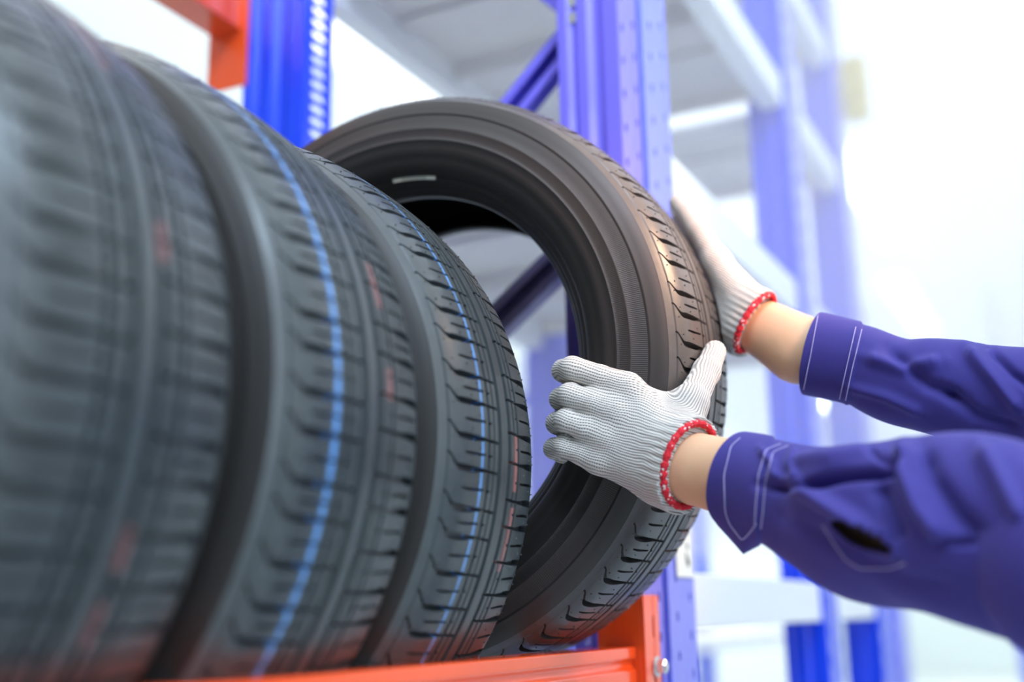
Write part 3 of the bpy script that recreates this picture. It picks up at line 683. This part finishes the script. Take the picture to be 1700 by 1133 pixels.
armL = nrm(A(1205, 792, .972) - A(1130, 770, 1.020)); latL = nrm(A(1172, 715, 1.0) - A(1132, 830, 1.0))
hemL = A(1144, 772, 1.000)
glove(LH['fingers'], LH['thumb'], LH['palm'], hemL, armL, (latL, .0365, .0285), 'white knitted glove, back of the hand showing, fingers curled into the hole and thumb on the tread')
RH = dict(
    fingers=[([A(1190, 432, 1.245), A(1158, 380, 1.262), A(1138, 350, 1.275), A(1126, 336, 1.285)], [.0140, .0118, .0108, .0102]),
             ([A(1186, 446, 1.268), A(1150, 392, 1.290), A(1132, 360, 1.308), A(1126, 346, 1.320)], [.0140, .0118, .0110, .0100]),
             ([A(1188, 466, 1.288), A(1156, 412, 1.315), A(1142, 380, 1.335), A(1138, 362, 1.348)], [.0135, .0112, .0105, .0098]),
             ([A(1196, 490, 1.300), A(1168, 444, 1.330), A(1156, 420, 1.345), A(1150, 404, 1.355)], [.0120, .0105, .0098, .0090])],
    thumb=([A(1222, 535, 1.225), A(1206, 545, 1.255), A(1190, 530, 1.290), A(1180, 505, 1.310)], [.0180, .0145, .0120, .0105]),
    palm=[(A(1248, 515, 1.205), A(1190, 436, 1.245), .0215, .0145), (A(1246, 520, 1.215), A(1188, 450, 1.268), .0215, .0150), (A(1242, 535, 1.225), A(1190, 470, 1.285), .0210, .0145),
          (A(1238, 548, 1.225), A(1198, 494, 1.298), .0200, .0130), (A(1234, 550, 1.205), A(1215, 520, 1.235), .0230, .0200), (A(1262, 520, 1.190), A(1246, 555, 1.190), .0240, .0235), (A(1222, 562, 1.220), A(1212, 520, 1.240), .0140, .0180)])
armR = nrm(A(1335, 583, 1.160) - A(1250, 535, 1.195)); latR = nrm(A(1270, 490, 1.19) - A(1236, 582, 1.19))
hemR = A(1251, 535, 1.190)
glove(RH['fingers'], RH['thumb'], RH['palm'], hemR, armR, (latR, .0325, .0260), 'white knitted glove held flat behind the tread, fingers pointing up')

# body: one continuous surface
elL = A(1790, 940, .745); shL = np.array([1.03, -.17, 1.43]); elR = A(1900, 705, 1.00); shR = np.array([1.37, -.12, 1.44]); wL = A(1128, 772, 1.012); wR = A(1246, 533, 1.205)
B = SDF((.72, -.52, 0.02), (1.62, .45, 1.82), .0055)
fl = (camv, .80)
B.cap(wL, A(1224, 796, .974), .0315, .0325, .012, flat=(np.cross(armL, latL), .80)); B.cap(A(1224, 796, .974), A(1300, 822, .937), .0300, .0290, .01); B.cap(A(1300, 822, .937), elL, .029, .036, .01)
B.cap(wR, A(1326, 580, 1.167), .0280, .0355, .012, flat=(np.cross(armR, latR), .80)); B.cap(A(1326, 580, 1.167), A(1430, 607, 1.135), .0290, .0270, .01); B.cap(A(1430, 607, 1.135), elR, .027, .034, .01)
B.chain([elL, shL], [.043, .055], .03); B.chain([elR, shR], [.043, .055], .03)
neck = np.array([1.20, -.19, 1.46]); head = np.array([1.185, -.165, 1.66]); fdir = nrm(np.array([-.35, 1, -.25])); hup = np.array([0, 0, 1.])
fr0 = np.array([-.2, 1, 0.])
B.cap(shL, shR, .055, .055, .04); B.cap((1.12, -.18, 1.38), (1.28, -.16, 1.38), .10, .10, .05, flat=(fr0, .85)); B.cap((1.14, -.19, 1.12), (1.27, -.17, 1.12), .085, .085, .06, flat=(fr0, .85))
B.cap((1.20, -.18, 1.38), (1.205, -.19, 1.05), .12, .10, .05, flat=(fr0, .8)); B.cap((1.13, -.20, .95), (1.29, -.18, .95), .09, .09, .06)
B.cap(neck + (0, 0, -.04), head + (0, 0, -.06), .058, .052, .03)
B.cap(head + (0, 0, .03), head + (0, 0, .0), .088, .080, .02, flat=(np.cross(fdir, hup), .86)); B.cap(head + fdir * .03 + (0, 0, -.02), head + fdir * .055 + (0, 0, -.085), .060, .030, .03)
side = nrm(np.cross(fdir, hup)); fc = head + fdir * .088
B.cap(fc + hup * .005, fc + fdir * .018 - hup * .030, .008, .012, .010); B.cap(fc - hup * .055 - side * .018 - fdir * .008, fc - hup * .055 + side * .018 - fdir * .008, .007, .007, .006)
for q in (-1, 1):
    B.carve(fc + side * q * .032 + hup * .008 + fdir * .006, fc + side * q * .030 + hup * .008 + fdir * .004, .013, .013, .010); B.cap(fc + side * q * .031 + hup * .004 - fdir * .012, fc + side * q * .029 + hup * .004 - fdir * .012, .012, .012, .003)
    B.cap(head + side * q * .078 + hup * .012, head + side * q * .082 - hup * .030, .014, .010, .006)
for (hx_, fx) in (((1.13, -.19, .93), (1.10, -.17)), ((1.29, -.18, .93), (1.32, -.24))):
    kn = np.array([fx[0], fx[1] + .03, .49]); an = np.array([fx[0], fx[1], .08])
    B.chain([np.array(hx_), kn, an], [.085, .058, .040], .03); B.cap(an, an + np.array([-.02, .15, -.035]), .038, .028, .02)
near = np.argwhere(B.f < .012); pts = B.lo + near * B.res; ts = tyre_sd(pts); B.f[tuple(near.T)] = np.maximum(B.f[tuple(near.T)], .004 - ts)
V, F = B.mesh(2)
body = pobj('body', V, F, SKIN)
# hair and trousers
H = SDF(head - .16, head + .16, .004); H.cap(head + (0, 0, .035) - fdir * .01, head - fdir * .025 + (0, 0, .005), .093, .088, .02, flat=(side, .9)); H.cut(head + fdir * .052, nrm(fdir * 1.0 - hup * .55)); V, F = H.mesh(1); pobj('hair', V, F, HAIR)
Tt = SDF((.9, -.45, .06), (1.55, .1, 1.10), .008)
Tt.cap((1.13, -.20, .98), (1.29, -.18, .98), .105, .105, .05)
for (hx_, fx) in (((1.13, -.19, .93), (1.10, -.17)), ((1.29, -.18, .93), (1.32, -.24))):
    Tt.chain([np.array(hx_), np.array([fx[0], fx[1] + .03, .49]), np.array([fx[0], fx[1], .12])], [.100, .080, .068], .03)
Tt.cut(np.array([0, 0, 1.02]), np.array([0, 0, 1.])); Tt.cut(np.array([0, 0, .10]), np.array([0, 0, -1.])); V, F = Tt.mesh(2); pobj('trousers', V, F, CLOTH)
for k, fx in enumerate(((1.10, -.17), (1.32, -.24))):
    Sh = SDF((fx[0] - .1, fx[1] - .12, -.01), (fx[0] + .1, fx[1] + .28, .16), .004); Sh.cap((fx[0], fx[1], .10), (fx[0], fx[1], .05), .052, .050, .02); Sh.cap((fx[0], fx[1], .05), (fx[0] - .02, fx[1] + .17, .040), .048, .038, .03); Sh.cut(np.array([0, 0, 0.]), np.array([0, 0, -1.])); Sh.cut(np.array([0, 0, .13]), np.array([0, 0, 1.])); V, F = Sh.mesh(1); pobj('shoe', V, F, HAIR)

# jacket: torso piece and two sleeves with folds
Jk = SDF((.85, -.45, .85), (1.58, .08, 1.60), .006)
Jk.cap(shL, shR, .078, .078, .04); Jk.cap((1.12, -.18, 1.36), (1.28, -.16, 1.36), .125, .125, .05, flat=(fr0, .85)); Jk.cap((1.12, -.19, 1.0), (1.29, -.17, 1.0), .125, .125, .08, flat=(fr0, .9)); Jk.cap((1.20, -.18, 1.38), (1.205, -.19, 1.0), .145, .135, .05, flat=(fr0, .85))
Jk.cap(neck + (0, 0, -.03), neck + (0, 0, .03), .078, .074, .01); Jk.carve(neck + (0, 0, .02), neck + (0, 0, .14), .060, .070, .005); Jk.cut(np.array([0, 0, .92]), np.array([0, 0, -1.]))
V, F = Jk.mesh(2); jacket = pobj('jacket', V, F, CLOTH); jacket['label'] = 'blue-violet twill work jacket with pale stitching'
def crom(P, n):
    P = [np.array(p, float) for p in P]; P = [2 * P[0] - P[1]] + P + [2 * P[-1] - P[-2]]; out = []
    for i in range(1, len(P) - 2):
        for k in range(n):
            t = k / n; a, b, c, d = P[i - 1:i + 3]; out.append(.5 * ((2 * b) + (-a + c) * t + (2 * a - 5 * b + 4 * c - d) * t * t + (-a + 3 * b - 3 * c + d) * t ** 3))
    out.append(P[-2]); return np.array(out)
def topx(V):
    q = V - np.array([0, 0, Z0]); d = q @ np.array(CF); return np.stack([850 + 1930.5 * (q @ np.array(CR)) / d, 566.5 - 1930.5 * (q @ np.array(CU)) / d], 1), d
def pdist(P, line):
    line = np.array(line, float); best = np.full(len(P), 1e9); par = np.zeros(len(P)); L = len(line) - 1
    for i in range(L):
        a, b = line[i], line[i + 1]; d = b - a; t = np.clip(((P - a) @ d) / (d @ d), 0, 1); e = np.linalg.norm(P - a - t[:, None] * d, axis=1); m = e < best; best[m] = e[m]; par[m] = (i + t[m]) / L
    return best, par
def sleeve(cl, folds, cuff_x, point=None, hole=None, seed=0, label=None):
    """cl: list of (px, py, depth, half height); the tube is an ellipse swept along it, then folded"""
    C = crom([np.append(A(x, y, d), h) for x, y, d, h in cl], 48); P = C[:, :3]; hh = C[:, 3]; n = len(P); M_ = 200
    T = np.gradient(P, axis=0); T /= np.linalg.norm(T, axis=1)[:, None]
    ref = np.array(CU); V = np.zeros((n, M_, 3)); NN = np.zeros((n, M_, 3))
    ph = np.linspace(0, 2 * np.pi, M_, endpoint=False); rnd = np.random.default_rng(seed)
    arc = np.concatenate([[0], np.cumsum(np.linalg.norm(np.diff(P, axis=0), axis=1))])
    for i in range(n):
        t = T[i]; up = nrm(ref - t * (ref @ t)); fr = nrm(np.cross(t, up)); fr = fr if fr @ camv < 0 else -fr
        c, s_ = np.cos(ph), np.sin(ph)
        V[i] = P[i] + hh[i] * (up[None] * np.sign(s_)[:, None] * (np.abs(s_) ** .92)[:, None] + fr[None] * .96 * c[:, None]); NN[i] = up[None] * s_[:, None] + fr[None] * c[:, None]
    flat = V.reshape(-1, 3); nf = NN.reshape(-1, 3); px, dep = topx(flat); frontm = np.clip(nf @ -camv * 2.0 + .35, 0, 1)
    disp = np.zeros(len(flat)); AR = np.repeat(arc, M_); PH = np.tile(ph, n)
    for k in range(9):
        f1 = rnd.uniform(12, 60); f2 = rnd.integers(1, 4); disp += rnd.uniform(.3, 1) * .0012 * np.sin(AR * f1 + PH * f2 + rnd.uniform(0, 6)) * np.clip((AR - .04) * 14, 0.1, 1)
    for line, amp, wd in folds:
        d, par = pdist(px, line); disp += frontm * 1.6 * amp * np.exp(-(d / (wd * .78)) ** 2) * np.clip(np.sin(np.pi * np.clip(par, .04, .96)) * 2.2, 0, 1)
    cuffm = 1 - sstep((px[:, 0] - cuff_x(px[:, 1])) / 5); disp += .0022 * cuffm
    flat = flat + nf * disp[:, None]
    if point:
        x0, xp, x1, amp = point; low = np.clip(-np.sin(PH) * 2.4 - 1.15, 0, 1); tri = np.clip(np.minimum((px[:, 0] - x0) / (xp - x0), (x1 - px[:, 0]) / (x1 - xp)), 0, 1)
        flat = flat - np.array(CU) * (amp * low * tri)[:, None]
    F = []; px2, _ = topx(flat); keep = np.ones(len(flat), bool)
    if hole:
        hx = np.array(hole[0], float); d, _p = pdist(px2, hx); t = _p; keep = ~((d < hole[1] * np.sin(np.pi * np.clip(t, 0, 1)) ** .7) & (frontm > .5))
    for i in range(n - 1):
        for k in range(M_):
            q = (i * M_ + k, (i + 1) * M_ + k, (i + 1) * M_ + (k + 1) % M_, i * M_ + (k + 1) % M_)
            if all(keep[j] for j in q): F.append(q)
    o = pobj('sleeve', flat, F, CLOTH, parent=jacket)
    if label: o['label'] = label
    m = o.modifiers.new('solid', 'SOLIDIFY'); m.thickness = .0013; m.offset = -1
    return o, flat, nf, px2, frontm
def stitch(parent, flat, nf, frontm, lines, step=2.6, gap=.62):
    """raised dashes of thread lying on the cloth surface along the given courses"""
    px, dep = topx(flat); ok = frontm > .3; P2 = px[ok]; F3 = flat[ok]; N3 = nf[ok]; mb = MB()
    for line in lines:
        line = np.array(line, float); pts = [line[0]]
        for a, b in zip(line[:-1], line[1:]):
            n = max(1, int(np.linalg.norm(b - a) / (step / 2)))
            for k in range(1, n + 1): pts.append(a + (b - a) * k / n)
        pts = np.array(pts); pts = np.stack([np.convolve(np.pad(pts[:, j], 4, mode='edge'), np.ones(9) / 9, 'valid') for j in (0, 1)], 1)
        W = []
        for p in pts:
            d = np.linalg.norm(P2 - p, axis=1); i = np.argsort(d)[:6]; w_ = 1 / (d[i] + .3); w_ /= w_.sum(); dd = ((F3[i] - np.array([0, 0, Z0])) @ np.array(CF)); dm = (dd * w_).sum()
            W.append(A(p[0], p[1], dm) + nrm((N3[i] * w_[:, None]).sum(0)) * .0009)
        for k in range(0, len(W) - 2, 2):
            a, b = W[k], W[k] + (W[k + 2] - W[k]) * (gap + .25); mb.tube([a, (a + b) / 2, b], [.00032, .00048, .00032], 5)
    return pobj('stitching', mb.v, mb.f, THREAD, parent=parent)
foldsL = [([(1285, 796), (1350, 826), (1430, 868), (1485, 912)], .0085, 15), ([(1262, 806), (1330, 812), (1400, 792), (1485, 776), (1500, 772)], -.0085, 12), ([(1498, 728), (1502, 790), (1528, 845), (1575, 905)], .0085, 17),
          ([(1530, 735), (1545, 790), (1585, 850), (1640, 905)], -.006, 20), ([(1455, 800), (1475, 850), (1500, 905)], -.006, 18), ([(1310, 770), (1380, 765), (1450, 738)], .004, 14), ([(1620, 740), (1665, 810), (1710, 880)], .006, 18),
          ([(1545, 905), (1620, 902), (1710, 905)], -.004, 8), ([(1262, 748), (1282, 772), (1290, 800)], .003, 8), ([(1318, 744), (1312, 775), (1325, 800)], .003, 9), ([(1300, 860), (1400, 905), (1500, 960), (1600, 985)], -.003, 22), ([(1440, 742), (1460, 760), (1500, 768)], -.003, 8)]
cuffL = lambda y: np.interp(y, [700, 740, 790, 870, 910], [1300, 1276, 1262, 1256, 1262])
sl = sleeve([(1222, 796, .975, .0385), (1255, 806, .960, .0405), (1300, 822, .935, .0425), (1360, 846, .905, .0485), (1430, 866, .870, .0580), (1520, 868, .835, .0630), (1610, 878, .805, .0665), (1700, 902, .780, .0655), (1800, 935, .750, .064)]
            , foldsL, cuffL, point=(1188, 1236, 1264, .0145), hole=([(1378, 868), (1410, 885), (1440, 900), (1482, 918)], 13), seed=2, label='near sleeve, buttoned cuff and a gaping slit')
stitch(sl[0], *[sl[1], sl[2], sl[4]], lines=[[(1230, 728), (1214, 742), (1203, 790), (1205, 850), (1212, 870), (1233, 897), (1246, 884), (1258, 868)], [(1298, 738), (1272, 748), (1260, 790), (1256, 840), (1254, 872)], [(1310, 741), (1284, 752), (1272, 800), (1268, 850), (1264, 880)],
       [(1366, 872), (1385, 902), (1405, 930), (1428, 944), (1480, 944), (1505, 934)]])
foldsR = [([(1430, 590), (1500, 612), (1570, 600)], .004, 14), ([(1470, 575), (1540, 640), (1600, 665)], -.004, 14), ([(1600, 575), (1650, 630), (1700, 690)], .005, 15), ([(1560, 640), (1620, 690), (1700, 715)], -.004, 14), ([(1640, 575), (1680, 620), (1720, 650)], -.004, 10), ([(1400, 640), (1470, 660), (1540, 690)], .003, 12)]
cuffR = lambda y: np.interp(y, [520, 600, 670], [1432, 1418, 1406])
sr = sleeve([(1350, 588, 1.160, .0400), (1384, 595, 1.150, .0395), (1430, 607, 1.135, .0390), (1500, 638, 1.110, .0425), (1600, 650, 1.080, .0475), (1700, 664, 1.050, .0470), (1800, 684, 1.02, .050), (1910, 708, .995, .052)],
            foldsR, cuffR, seed=5, label='far sleeve with a double-stitched cuff')
stitch(sr[0], *[sr[1], sr[2], sr[4]], lines=[[(1358, 524), (1346, 590), (1334, 648)], [(1421, 543), (1406, 610), (1394, 664)], [(1431, 547), (1416, 610), (1404, 667)]])
for (a, b, ra, rb) in ((elL, shL, .066, .078), (elR, shR, .055, .078)):
    U_ = SDF(np.minimum(a, b) - .12, np.maximum(a, b) + .12, .006); U_.cap(a, b, ra, rb, .01); V, F = U_.mesh(1); pobj('upper_sleeve', V, F, CLOTH, parent=jacket)

# ------------------------------------------------------------------ added haze beyond the rack frame, standing in for lens flare
hm = bpy.data.materials.new('flare_haze'); hm.use_nodes = True; N = hm.node_tree.nodes; N.clear()
vs = N.new('ShaderNodeVolumeScatter'); vs.inputs['Color'].default_value = (1.0, 0.925, 0.865, 1); vs.inputs['Density'].default_value = 0.50; vs.inputs['Anisotropy'].default_value = 0.2
ou = N.new('ShaderNodeOutputMaterial'); hm.node_tree.links.new(vs.outputs[0], ou.inputs['Volume'])
b = MB(); b.box((1.387, -5.9, Z0 + .15), (23.9, 1.15, 5.55)); hz = b.build('flare_haze', hm); tag(hz, 'added bright haze standing in for lens flare beyond the held tyre', 'haze', kind='stuff')
